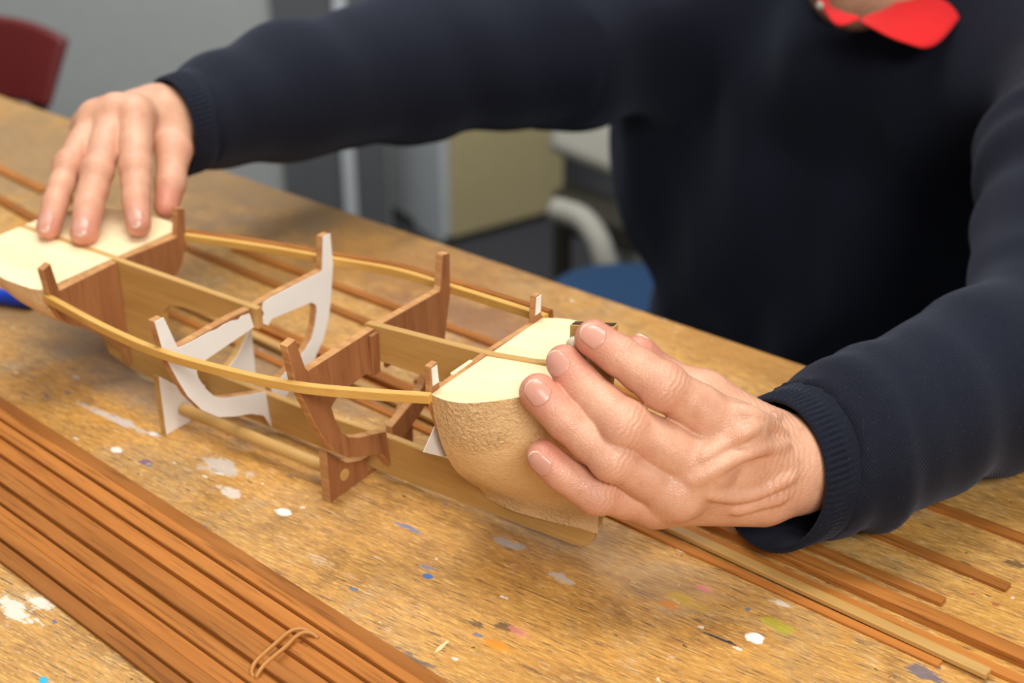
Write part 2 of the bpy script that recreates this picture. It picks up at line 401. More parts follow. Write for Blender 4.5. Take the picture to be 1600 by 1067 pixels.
# red chair: curved shell back on four metal legs
rc = at(20, 120, 2.0)
red = empty('school_chair', 'red plastic chair with rounded back behind the left end of the bench', 'chair', [rc[0], rc[1], FLOOR])
V, F = [], []
NU, NV = 22, 16
for side in (0, 1):
    for j in range(NV+1):
        for i in range(NU+1):
            u = i/NU*2-1; w = j/NV
            half = .165 + .030*w
            top = .132 - .030*abs(u)**4
            px_c = -105
            p = at(px_c, 168, 2.0) + RT*(u*half) + np.array([0,0,1])*(w*top*.84) + ey*(.05*(1-u*u) + .03*w + side*.012)
            V.append(p)
n1 = (NU+1)*(NV+1)
for side in (0, 1):
    for j in range(NV):
        for i in range(NU):
            a = side*n1 + j*(NU+1)+i; F.append((a, a+1, a+NU+2, a+NU+1))
rim = [i for i in range(NU+1)] + [j*(NU+1)+NU for j in range(1, NV+1)] + [NV*(NU+1)+i for i in range(NU-1, -1, -1)] + [j*(NU+1) for j in range(NV-1, 0, -1)]
for k in range(len(rim)):
    a, b = rim[k], rim[(k+1) % len(rim)]; F.append((a, b, b+n1, a+n1))
put('backrest', local(red, V), F, M['red_chair'], red, True)
p = at(-105, 168, 2.0)
sv = [p + RT*a + np.array([0,0,-.24]) + ey*b for a, b in ((-.19,.04),(.19,.04),(.2,-.36),(-.2,-.36))]
v, f = prism_geo(sv, [0,0,-.014]); bevel(put('seat', local(red, v), f, M['red_chair'], red), .006)
for a in (-.13, .13):
    pipe('back_support', [p + RT*a + ey*.055 + [0,0,-.25], p + RT*a + ey*.06 + [0,0,.04]], .012, M['metal'], red)
zc = p[2]-.255
for a, b in ((-.16,.0),(.16,.0),(.17,-.32),(-.17,-.32)):
    q = p + RT*a + ey*b
    pipe('leg', [[q[0], q[1], zc], [q[0]+RT[0]*a*.25, q[1]+RT[1]*a*.25, FLOOR]], .011, M['metal'], red)

# ------------------------------------------------------------------ the bench
def far_y(x): return .767 - .072*(x+.28)
bt = empty('workbench', 'large worn wooden workbench, its top covered in paint spots and stains', 'workbench', (0, 0, FLOOR))
X0, X1, Y0 = -2.1, .75, -.25
v, f = prism_geo([(X0, Y0, -.045), (X1, Y0, -.045), (X1, far_y(X1), -.045), (X0, far_y(X0), -.045)], (0, 0, .045))
top = put('tabletop', v, f, M['bench'], None); bevel(top, .003)
top.parent = bt; top.matrix_parent_inverse = bt.matrix_world.inverted()
for x in (X0+.12, X1-.12):
    for y in (Y0+.12, far_y(x)-.12):
        box('leg', (x-.04, y-.04, 0), (x+.04, y+.04, -.045-FLOOR), M['bench_leg'], bt, .004)
for y in (Y0+.10, far_y(-.7)-.16):
    box('apron', (X0+.16, y-.012, -.145-FLOOR), (X1-.16, y+.012, -.045-FLOOR), M['bench_leg'], bt)

# ------------------------------------------------------------------ wood strips
def strip(A, B, w, h, z0, label, group, z1=None, mat='teak', name='wood_strip'):
    A = np.array([A[0], A[1], z0]); B = np.array([B[0], B[1], z0 if z1 is None else z1]); L = np.linalg.norm(B-A)
    v, f = box_geo((-L/2, -w/2, 0), (L/2, w/2, h))
    o = put(name, v, f, M[mat]); bevel(o, .0004, 1)
    d = (B-A)/L; s_ = nrm(np.cross([0,0,1], d)); u = np.cross(d, s_)
    m = Matrix(((d[0], s_[0], u[0], 0), (d[1], s_[1], u[1], 0), (d[2], s_[2], u[2], 0), (0,0,0,1)))
    o.matrix_world = Matrix.Translation((A+B)/2) @ m
    return tag(o, label, 'wood strip', group)
# the bundle in the left foreground; v = distance from its outer edge
LA = onz(0, 625); LD = nrm(onz(690, 1067) - LA); LN = np.array([LD[1], -LD[0], 0]); LN = LN if LN[1] < 0 else -LN
ORD = ['first', 'second', 'third', 'fourth', 'fifth', 'sixth', 'seventh', 'eighth', 'ninth', 'tenth', 'eleventh', 'twelfth', 'thirteenth']
GL = 'strips of the bundle in the left foreground'
bundle = [(0.0, 9.2, 3.6, .0), (10.0, 5.6, 6.4, .05), (16.2, 8.4, 4.6, -.03), (25.2, 3.0, 2.6, .02), (28.8, 6.8, 5.0, -.05), (36.2, 8.8, 2.6, .03),
          (45.6, 6.8, 7.0, -.02), (53.0, 8.0, 4.2, .02), (61.6, 8.3, 2.6, -.03), (70.5, 7.8, 4.0, .03), (79.0, 8.8, 2.4, -.02)]
for i, (v0, w, h, tw) in enumerate(bundle):
    c0 = LA + LN*((v0+w/2)*.001)
    A = c0 - LD*.42; B = c0 + LD*.62
    A = A + LN*tw*.003; B = B - LN*tw*.003
    lab = {0: 'reddish wood strip forming the outer edge of the bundle nearest the model', 10: 'dark reddish strip forming the near left edge of the foreground bundle'}.get(i, '%s reddish wood strip of the foreground bundle, counted from its edge nearest the model' % ORD[i])
    if i in (1, 6):
        strip(A, B, w*.001, h*.00048, 0, 'lower half of the doubled strip, under the %s strip of the foreground bundle' % ORD[i], GL)
        strip(A + LN*.0003, B - LN*.0004, w*.001, h*.00048, h*.0005, lab.replace('reddish', 'raised reddish'), GL)
    else:
        strip(A, B, w*.001, h*.001, 0, lab, GL)
# strips lying under the hand and the hull
GR = 'loose strips lying along the bench under the hull and the left hand'
def lay(a, b, w, h, z0, ext, label, mat='teak', z1=None):
    A = onz(*a); B = onz(*b); d = nrm(B-A)
    strip(A - d*ext, B, w, h, z0, label, GR, z1, mat)
lay((940, 799), (1469, 1040), .0052, .0018, 0, .50, 'thin dark strip lying lowest along the front of the loose strips, under the pale one')
lay((1003, 812), (1543, 1062), .0062, .0030, .0019, .42, 'pale strip lying on top of the front loose strips, ending near the bottom right', 'ply')
lay((1094, 840), (1634, 1085), .0062, .0026, 0, .39, 'reddish strip just behind the pale one, running out of the bottom right corner')
lay((1148, 838), (1680, 1070), .0090, .0052, 0, .62, 'thick two-tone reddish strip running under the cuff to the right edge')
lay((1240, 845), (1474, 944), .0060, .0028, 0, .27, 'short reddish strip ending in the open bench behind the thick strip')
lay((1329, 819), (1575, 921), .0070, .0024, 0, .75, 'light brown strip coming out from under the sleeve, second from the right')
lay((1434, 784), (1640, 860), .0070, .0026, 0, .55, 'rightmost reddish strip coming out from under the navy sleeve')
lay((0, 267), (70, 301), .0080, .0030, 0, .20, 'upper strip on the bench at the far left, behind the fingers')
lay((0, 314), (60, 348), .0080, .0030, 0, .20, 'lower strip on the bench at the far left, behind the fingers')

# rubber band round three strips of the bundle
def band_path(a, b, over):
    A, B = np.array(a), np.array(b)
    return A, B
def over(px, py, z): return onz(px, py, z)
s1 = [over(402, 1060, .0022), over(393, 1052, .0045), over(398, 1036, .0068), over(414, 1020, .0069), over(432, 1004, .0070), over(448, 990, .0070), over(462, 983, .0072), over(478, 984, .0068), over(494, 993, .0050)]
s2 = [over(401, 1061, .0022), over(401, 1056, .0050), over(412, 1040, .0069), over(430, 1024, .0069), over(447, 1010, .0070), over(462, 995, .0072), over(476, 988, .0070), over(488, 990, .0062), over(497, 997, .0045)]
v, f = merge([tube_geo(spline(s1, 6), .0011, 8), tube_geo(spline(s2, 6), .0011, 8)])
tag(put('rubber_band', v, f, M['rubber'], None, True), 'thin tan rubber band looped over the strips of the foreground bundle', 'rubber band')

# blue pen at the left edge
pn = empty('pen', 'blue pen lying on the bench at the left edge under the hull', 'pen', onz(10, 464, .006))
pd_ = nrm(onz(45, 468, 0)-onz(0, 463, 0)); pA = onz(0, 463, .006)
def rod(name, A, B, r, mat, parent, n=14):
    v, f = tube_geo([A, B], r, n); o = put(name, local(parent, v) if parent else v, f, mat, parent); bevel(o, r*.25, 2)
    return o
rod('barrel', pA - pd_*.10, pA + pd_*.018, .0055, M['pen'], pn)
rod('cap', pA + pd_*.008, pA + pd_*.026, .0058, M['pen'], pn)
rod('grip', pA - pd_*.125, pA - pd_*.10, .004, M['navy_plain'], pn)

# ------------------------------------------------------------------ the model hull
YK = .5116
hull = empty('ship_model', 'unfinished wooden model ship hull with keel, ribs and balsa ends held in both hands', 'model ship', (-.5, YK, .004))
def P(name, v, f, mat, parent=None, smooth=False, **kw):
    par = parent or hull
    org = np.array(hull.location) if par is hull or par.parent is hull else np.array(par.location)
    return put(name, [np.array(q) - org for q in v], f, mat, par, smooth, **kw)
KT = .0022
kp = [(-.729, .083), (-.64, .0826), (-.5235, .0822), (-.5235, .0690), (-.5584, .0664), (-.588, .0655), (-.598, .063), (-.6035, .057), (-.6045, .043), (-.600, .031),
      (-.585, .0275), (-.5636, .0272), (-.4987, .0265), (-.4416, .0290), (-.4061, .0290), (-.388, .0305), (-.374, .040), (-.370, .055), (-.374, .070), (-.392, .0765), (-.4345, .0760),
      (-.4345, .0925), (-.4435, .0925), (-.4435, .0962), (-.4415, .0970), (-.3607, .1024), (-.335, .1062), (-.3175, .1110), (-.3141, .1160), (-.3141, .1331), (-.2898, .1391),
      (-.2905, .1150), (-.2935, .0600), (-.2957, .0300), (-.2962, .0215), (-.2976, .0145), (-.3004, .0096), (-.3045, .0068), (-.3095, .0060), (-.36, .0052), (-.4393, .0042), (-.60, .0042), (-.640, .0062), (-.660, .0120),
      (-.662, .0175), (-.668, .026), (-.69, .040), (-.729, .066)]
v, f = prism_geo([(x, YK-KT, z) for x, z in kp], (0, 2*KT, 0))
keel = P('keel', v, f, M['ply']); bevel(keel, .0004, 1)
# dark end grain on the stem head
v, f = prism_geo([(-.3133, YK-KT+.0006, .13345), (-.2906, YK-KT+.0006, .13907), (-.2906, YK+KT-.0006, .13907), (-.3133, YK+KT-.0006, .13345)], (0, 0, .00025))
P('stem_end_grain', v, f, M['endgrain'], keel)['label'] = 'dark end grain on top of the stem head'

FR = {
 1: dict(x=-.6385, t=.005, out=[(.003,.0822),(.0470,.0805),(.0500,.0990),(.0560,.0970),(.0540,.0790),(.0530,.0714),(.0490,.0618),(.0425,.0556),(.0285,.0464),(.0150,.0340),(.0060,.0225),(.0040,.0110),(.0024,.0105)], inn=[]),
 2: dict(x=-.5285, t=.005, out=[(.0024,.0815),(.0184,.0822),(.0590,.0812),(.0642,.1012),(.0706,.1012),(.0690,.0818),(.0662,.0725),(.0632,.0630),(.0590,.0518),(.0512,.0397),(.0405,.0301),(.0290,.0250),(.0170,.0210),(.0070,.0150),(.0032,.0060),(.0024,.0055)],
         inn=[(.0024,.0285),(.0150,.0325),(.0340,.0392),(.0410,.0435),(.0458,.0507),(.0492,.0586),(.0496,.0629),(.0455,.0661),(.0024,.0700)]),
 3: dict(x=-.4355, t=.005, out=[(.0024,.0955),(.0555,.0942),(.0569,.0962),(.0612,.1142),(.0677,.1130),(.0655,.0925),(.0650,.0886),(.0610,.0781),(.0568,.0657),(.0512,.0525),(.0452,.0423),(.0375,.0347),(.0285,.0297),(.0180,.0255),(.0080,.0210),(.0032,.0110),(.0024,.0095)],
         inn=[(.0024,.0330),(.0130,.0366),(.0249,.0404),(.0325,.0445),(.0375,.0505),(.0408,.0593),(.0423,.0671),(.0355,.0710),(.0247,.0721),(.0024,.0735)]),
 4: dict(x=-.3632, t=.0035, out=[(.0024,.1020),(.0412,.1005),(.0428,.1162),(.0484,.1158),(.0486,.0985),(.0440,.0834),(.0367,.0651),(.0290,.0507),(.0209,.0382),(.0060,.0210),(.0024,.0180)], inn=[]),
}
LEAN = {2: .009, 3: .007}                                            # these two ribs lean a little, foot towards the bow
def lean(pr, z): return LEAN.get(pr['k'], 0)*max(-.3, 1 - z/.085)
for k_ in FR: FR[k_]['k'] = k_
def half(pr, sgn, x, t):
    poly = pr['out'] + pr['inn']
    return prism_geo([(x + lean(pr, z), YK + sgn*y, z) for y, z in poly], (t, 0, 0))
bulk = {}
for k in (1, 2, 3, 4):
    pr = FR[k]; x0 = pr['x'] - pr['t']
    v, f = merge([half(pr, -1, x0, pr['t']), half(pr, 1, x0, pr['t'])])
    ng = len(v)//4
    fm = [0 if len(q) > 4 else 1 for q in f]
    bulk[k] = P('bulkhead', v, f, None, mats=[M['mahogany'], M['mahogany_edge']], fmat=fm)
    bevel(bulk[k], .0003, 1)
bulk[2]['label'] = 'rib faced with white paper'
# white paper on the face of the second rib
def paper_half(sgn):
    pr = FR[2]; out = list(pr['out']); inn = list(pr['inn'])
    if sgn < 0:    # torn upper edge on the near half
        rag = [(.004,.0790), (.010,.0800), (.013,.0788), (.018,.0803), (.024,.0806), (.029,.0800), (.036,.0808), (.044,.0806), (.056,.0808)]
        out = rag + out[2:]
    else:
        out = [(.005,.0690), (.0052,.0722), (.0070,.0745), (.0060,.0775), (.0078,.0812), (.015,.0818)] + out[2:]
        inn = inn[:-1] + [(.012,.0692), (.0085,.0665)]
    return prism_geo([(pr['x'] + .0001 + lean(pr, z), YK + sgn*y, z) for y, z in out + inn], (.0004, 0, 0))
v, f = merge([paper_half(-1), paper_half(1)])
P('paper_template', v, f, M['paint'], bulk[2])['label'] = 'white paper pattern glued to the rib'
# paper labels on the heads of the bow rib
for sgn in (-1, 1):
    z0, z1 = (.1050, .1148) if sgn < 0 else (.1055, .1155)
    q = [(.0424, z0), (.0472, z0), (.0477, z1), (.0434, z1)]
    v, f = prism_geo([(-.3632, YK + sgn*y, z) for y, z in q], (.0004, 0, 0))
    P('paper_label', v, f, M['paint'], bulk[4])
# vertical cleat where the third rib meets the keel
v, f = box_geo((-.4353, YK-.0088, .0700), (-.4330, YK-.0024, .0945)); bevel(P('cleat', v, f, M['mahogany']), .0004, 1)
v, f = box_geo((-.4353, YK+.0024, .0700), (-.4330, YK+.0070, .0945)); bevel(P('cleat', v, f, M['mahogany']), .0004, 1)

# sheer battens
near = [(85, 472, -.0556), (170, 517, -.0660), (255, 553, -.0712), (350, 580, -.0722), (462, 604, -.0672), (570, 615, -.0592), (673, 622, -.0508)]
st = [ony(px, py, YK + dy) for px, py, dy in near]
st = [st[0] + (st[0]-st[1])*.15] + st
for sgn in (-1, 1):
    pts = [np.array([q[0], YK + sgn*(YK-q[1]), q[2]]) for q in st]
    c = spline(pts, 8); V, F = [], []
    hw, hh = .0020, .0024
    for i, q in enumerate(c):
        t = nrm(c[min(i+1, len(c)-1)] - c[max(i-1, 0)]); s_ = nrm(np.cross(t, [0,0,1])); u = np.cross(s_, t)
        for a, b in ((-1,-1),(1,-1),(1,1),(-1,1)): V.append(q + s_*hw*a + u*hh*b)
    for i in range(len(c)-1):
        for k in range(4): F.append((i*4+k, i*4+(k+1)%4, i*4+4+(k+1)%4, i*4+4+k))
    F += [(3,2,1,0), tuple(range(len(V)-4, len(V)))]
    o = P('sheer_batten', V, F, M['batten']); bevel(o, .0003, 1)
    if sgn > 0:    # reddish outer strake on the far side
        V2 = [q + np.array([0, .0042, .0006]) for q in V]
        o = P('outer_strake', V2, F, M['teak']); o['label'] = 'reddish strake outside the far batten'

# bow filler blocks
hb_u = [(0, .0024), (.045, .0048), (.11, .0088), (.22, .0188), (.33, .0275), (.45, .0345), (.62, .0415), (.82, .0465), (1, .0490)]
def interp(tab, x):
    for (a, b), (c, d) in zip(tab, tab[1:]):
        if x <= c: return b + (d-b)*(x-a)/(c-a)
    return tab[-1][1]
def smooth_interp(tab, x, h=.05): return sum(interp(tab, min(1, max(0, x+k*h/2))) for k in (-2,-1,0,1,2))/5
def block(name, sgn, xs, hbf, zk, zd, nz=26):
    V, F, fm = [], [], []; n = len(xs)
    for x in xs:
        for j in range(nz+1):
            u = j/nz; z = zk(x) + (zd(x)-zk(x))*u
            V.append((x, YK + sgn*(KT + max(hbf(x, u) - KT, .00002)), z))
    for x in xs:                      # inner wall against the keel
        V.append((x, YK + sgn*KT, zk(x))); V.append((x, YK + sgn*KT, zd(x)))
    b = n*(nz+1)
    for i in range(n-1):
        for j in range(nz):
            a = i*(nz+1)+j; F.append((a, a+1, a+nz+2, a+nz+1)); fm.append(1)
        F.append((i*(nz+1)+nz, b+2*i+1, b+2*i+3, (i+1)*(nz+1)+nz)); fm.append(0)
        F.append((i*(nz+1), (i+1)*(nz+1), b+2*i+2, b+2*i)); fm.append(1)
        F.append((b+2*i, b+2*i+2, b+2*i+3, b+2*i+1)); fm.append(1)
    for i in (0, n-1):
        F.append(tuple(i*(nz+1)+j for j in range(nz+1)) + (b+2*i+1, b+2*i)); fm.append(1)
    o = P(name, V, F, None, mats=[M['balsa'], M['balsa_side']], fmat=fm)
    sm = [m == 1 and len(p.vertices) == 4 for m, p in zip(fm, o.data.polygons)]
    o.data.polygons.foreach_set('use_smooth', sm)
    o.data.set_sharp_from_angle(angle=math.radians(42))
    return o
XB0, XB1 = -.3630, -.2945
def bow_hb(x, u):
    xe = XB1 - .004*(1-u)**2
    s_ = min(1, max(0, (x-XB0)/(xe-XB0)))
    ledge = .0034*min(1, s_/.30)*(1-u)**8
    return (smooth_interp(hb_u, u) + ledge) * (1 - s_**2.3)**.72 * (1 + .10*math.sin(math.pi*min(1, s_*1.6))*u)
bow_zk = lambda x: .0150 + .004*(x-XB0)/(XB1-XB0)
bow_zd = lambda x: .1012 + .150*(x-XB0)
xs_b = [XB0 + (XB1-XB0)*(1-(1-i/34)**1.7) for i in range(35)]
for sgn in (-1, 1): block('bow_block', sgn, xs_b, bow_hb, bow_zk, bow_zd)
# stern filler blocks
f1_u = [(0, .005), (.2, .0150), (.41, .0285), (.56, .0425), (.66, .049), (.82, .053), (1, .0550)]
st_out = [(-.73, .017), (-.7265, .030), (-.720, .041), (-.708, .050), (-.692, .0555), (-.672, .0585), (-.650, .0580), (-.6435, .0560)]
def st_hb(x, u):
    k = (x + .73)/(.73-.6325)
    return interp(st_out, x) * smooth_interp(f1_u, u)/.0550 
st_zk = lambda x: .0215 + .046*(max(0, -.6435-x)/.0865)**1.3
st_zd = lambda x: .0828
xs_s = [-.73 + .0865*i/26 for i in range(27)]
for sgn in (-1, 1): block('stern_block', sgn, xs_s, st_hb, st_zk, st_zd)
# paper scrap behind the bow rib, sliver of balsa on the deck edge, lump of pale putty by the stem
q = [onx(683, 656, -.3690), onx(692, 668, -.3690), onx(712, 712, -.3690), onx(690, 713, -.3690), onx(661, 706, -.3690), onx(668, 690, -.3690)]
v, f = prism_geo(q, (.0004, .0, 0)); P('paper_scrap', v, f, M['paper'])['label'] = 'white scrap of paper hanging inside the bow'
v, f = box_geo((-.3672, YK-.028, .1000), (-.3650, YK-.0110, .1022)); bevel(P('balsa_sliver', v, f, M['balsa']), .0005, 1)

q = [at(888, 541, .6700), at(898, 535, .6672), at(906, 545, .6672), at(912, 562, .6690)]
v, f = tube_geo(spline(q, 6), [.0016, .0020, .0024, .0026, .0028, .0030, .0030, .0030, .0028, .0026, .0025, .0024, .0023, .0022, .0022, .0021, .0020, .0019, .0016], 12)
P('glue_bead', v, f, M['resin'], None, True)['label'] = 'milky bead of glue squeezed out beside the stem head'

# ------------------------------------------------------------------ the stand under the hull
stand = empty('model_stand', 'low wooden cradle with two plates and a dowel carrying the model hull', 'stand', (-.505, YK, 0))
def S(name, v, f, mat, **kw): return put(name, local(stand, v), f, mat, stand, **kw)
def cradle(x, t, half_w, out_top, mid):
    pr = [(half_w, 0), (half_w, out_top), (half_w*.60, out_top-.0150), (half_w*.30, mid+.001), (.0042, mid), (.0042, .0035)]
    poly = [(x, YK - a, z) for a, z in pr] + [(x, YK + a, z) for a, z in reversed(pr)]
    return prism_geo(poly, (t, 0, 0))
v, f = cradle(-.5760, .005, .0385, .0400, .0180)
wp = S('cradle_plate', v, f, None, mats=[M['paint'], M['ply']], fmat=[0 if len(q) > 4 else 1 for q in f]); bevel(wp, .0003, 1); wp['label'] = 'white faced cradle plate'
v, f = cradle(-.4505, .006, .0370, .0330, .0125)
S('cradle_plate', v, f, None, mats=[M['mahogany'], M['mahogany_edge']], fmat=[0 if len(q) > 4 else 1 for q in f])
yd = YK - .0245
v, f = tube_geo([(-.5705, yd, .0115), (-.4440, yd, .0115)], .0036, 16); S('dowel', v, f, M['ply'], smooth=False)

# ------------------------------------------------------------------ the person: distance-field modelling
class Field:
    def __init__(s, lo, hi, h):
        s.lo = np.array(lo, float); s.h = h
        s.n = np.ceil((np.array(hi)-s.lo)/h).astype(int)+1
        s.D = np.full(s.n, .25, np.float32)
    def sub(s, lo, hi):
        a = np.clip(np.floor((np.array(lo)-s.lo)/s.h).astype(int), 0, s.n); b = np.clip(np.ceil((np.array(hi)-s.lo)/s.h).astype(int)+1, 0, s.n)
        sl = tuple(slice(i, j) for i, j in zip(a, b))
        g = [(s.lo[k] + s.h*np.arange(a[k], b[k])).astype(np.float32) for k in range(3)]
        return sl, g[0][:, None, None], g[1][None, :, None], g[2][None, None, :]
    @staticmethod
    def smin(a, b, k):
        if k <= 0: return np.minimum(a, b)
        h = np.maximum(k-np.abs(a-b), 0)/k
        return np.minimum(a, b) - h*h*k*.25
    def cone(s, a, b, ra, rb, k=.004):
        a = np.array(a, float); b = np.array(b, float); m = max(ra, rb)+k+4*s.h+.004
        sl, X, Y, Z = s.sub(np.minimum(a, b)-m, np.maximum(a, b)+m)
        if min(X.size, Y.size, Z.size) == 0: return s
        ba = b-a; L2 = max(ba @ ba, 1e-12)
        px, py, pz = X-a[0], Y-a[1], Z-a[2]
        t = np.clip((px*ba[0]+py*ba[1]+pz*ba[2])/L2, 0, 1)
        d = np.sqrt((px-t*ba[0])**2+(py-t*ba[1])**2+(pz-t*ba[2])**2) - (ra+(rb-ra)*t)
        s.D[sl] = s.smin(s.D[sl], d.astype(np.float32), k); return s
    def chain(s, pts, k=.003):
        for (a, ra), (b, rb) in zip(pts, pts[1:]): s.cone(a, b, ra, rb, k)
        return s
    def ell(s, c, r, k=.01, rot=None, cut=False):
        c = np.array(c, float); r = np.array(r, float); m = r.max()+k+4*s.h
        sl, X, Y, Z = s.sub(c-m, c+m)
        if min(X.size, Y.size, Z.size) == 0: return s
        p = [X-c[0], Y-c[1], Z-c[2]]
        if rot is not None: p = [rot[i][0]*p[0]+rot[i][1]*p[1]+rot[i][2]*p[2] for i in range(3)]
        q = np.sqrt(sum((p[i]/r[i])**2 for i in range(3))); g = np.sqrt(sum((p[i]/r[i]**2)**2 for i in range(3)))+1e-9
        d = (q*(q-1)/g).astype(np.float32)
        s.D[sl] = -s.smin(-s.D[sl], d, k) if cut else s.smin(s.D[sl], d, k); return s
    def merge(s, o, k): s.D = s.smin(s.D, o.D, k); return s
    def sample(s, P):
        q = (np.atleast_2d(P)-s.lo)/s.h; i = np.clip(np.floor(q).astype(int), 0, s.n-2); f = q-i; r = 0
        for dx in (0,1):
            for dy in (0,1):
                for dz in (0,1):
                    w = (f[:,0] if dx else 1-f[:,0])*(f[:,1] if dy else 1-f[:,1])*(f[:,2] if dz else 1-f[:,2])
                    r = r + w*s.D[i[:,0]+dx, i[:,1]+dy, i[:,2]+dz]
        return r
    def grad(s, P, e=None):
        e = e or s.h; P = np.atleast_2d(P)
        return np.stack([s.sample(P+np.eye(3)[k]*e)-s.sample(P-np.eye(3)[k]*e) for k in range(3)], 1)/(2*e)
    def blur(s, it=1):
        for _ in range(it):
            for ax in range(3):
                d = np.pad(s.D, [(1,1) if k == ax else (0,0) for k in range(3)], mode='edge')
                sl = lambda o: tuple(slice(o, o+s.n[k]) if k == ax else slice(None) for k in range(3))
                s.D = (.25*d[sl(0)]+.5*d[sl(1)]+.25*d[sl(2)]).astype(np.float32)
        return s
    def mesh(s):
        """naive surface nets"""
        D = s.D; ins = D < 0
        c = np.zeros(np.array(D.shape)-1, np.uint8)
        for dx in (0,1):
            for dy in (0,1):
                for dz in (0,1): c += ins[dx:D.shape[0]-1+dx, dy:D.shape[1]-1+dy, dz:D.shape[2]-1+dz]
        act = (c > 0) & (c < 8); idx = np.argwhere(act)
        vid = np.full(act.shape, -1, np.int64); vid[act] = np.arange(len(idx))
        acc = np.zeros((len(idx), 3)); cnt = np.zeros(len(idx))
        corners = [(dx,dy,dz) for dx in (0,1) for dy in (0,1) for dz in (0,1)]
        val = {q: D[idx[:,0]+q[0], idx[:,1]+q[1], idx[:,2]+q[2]] for q in corners}
        for a in corners:
            for ax in range(3):
                if a[ax] == 0:
                    b = tuple(1 if k == ax else a[k] for k in range(3))
                    va, vb = val[a], val[b]; cr = (va < 0) != (vb < 0)
                    t = np.where(cr, va/np.where(cr, va-vb, 1), 0)
                    p = np.tile(np.array(a, float), (len(idx), 1)); p[:, ax] += t
                    acc[cr] += p[cr]; cnt[cr] += 1
        V = s.lo + s.h*(idx + acc/cnt[:, None])
        F = []
        for ax in range(3):
            sh = [slice(None)]*3; sh2 = [slice(None)]*3; sh[ax] = slice(0, -1); sh2[ax] = slice(1, None)
            cross = ins[tuple(sh)] != ins[tuple(sh2)]
            e = np.argwhere(cross); o1, o2 = (ax+1) % 3, (ax+2) % 3
            ok = (e[:,o1] > 0) & (e[:,o2] > 0) & (e[:,o1] < D.shape[o1]-1) & (e[:,o2] < D.shape[o2]-1); e = e[ok]
            if not len(e): continue
            def g(a, b):
                q = e.copy(); q[:,o1] -= a; q[:,o2] -= b; return vid[q[:,0], q[:,1], q[:,2]]
            f = np.stack([g(1,1), g(0,1), g(0,0), g(1,0)], 1)
            fl = ins[tuple(sh)][e[:,0], e[:,1], e[:,2]]
            f[~fl] = f[~fl][:, ::-1]; F.append(f)
        return V, np.concatenate(F)
def fast_mesh(name, V, F, mat, parent, attrs=None, smooth_iter=0):
    me = bpy.data.meshes.new(name); V = np.asarray(V, np.float32); F = np.asarray(F, np.int32)
    if parent is not None: V = V - np.array(parent.matrix_world.translation, np.float32)
    me.vertices.add(len(V)); me.vertices.foreach_set('co', V.ravel())
    me.loops.add(F.size); me.loops.foreach_set('vertex_index', F.ravel())
    me.polygons.add(len(F)); me.polygons.foreach_set('loop_start', np.arange(0, F.size, 4, dtype=np.int32))
    me.update(calc_edges=True); me.validate()
    me.polygons.foreach_set('use_smooth', np.ones(len(me.polygons), bool))
    for k, a in (attrs or {}).items():
        at_ = me.attributes.new(k, 'FLOAT', 'POINT'); at_.data.foreach_set('value', np.asarray(a, np.float32))
    me.materials.append(mat)
    o = bpy.data.objects.new(name, me); COL.objects.link(o)
    if parent is not None: o.parent = parent
    return o

def bump_at(field, c, axis, dorsal, amp, lam, sig, rad):
    """skin creases running across a finger at a joint, on its back only"""
    c = np.array(c, float); sl, X, Y, Z = field.sub(c-rad, c+rad)
    x, y, z = X-c[0], Y-c[1], Z-c[2]
    t = x*axis[0]+y*axis[1]+z*axis[2]; dn = x*dorsal[0]+y*dorsal[1]+z*dorsal[2]
    lat = np.cross(axis, dorsal); l = x*lat[0]+y*lat[1]+z*lat[2]
    w = np.clip(dn/.006, 0, 1)*np.exp(-(t/sig)**2)*np.exp(-(l/(.011))**4)
    field.D[sl] += (amp*w*np.cos(2*np.pi*(t + .07*l*np.sin(l*420) + .0004*np.sin(l*900))/lam)).astype(np.float32)

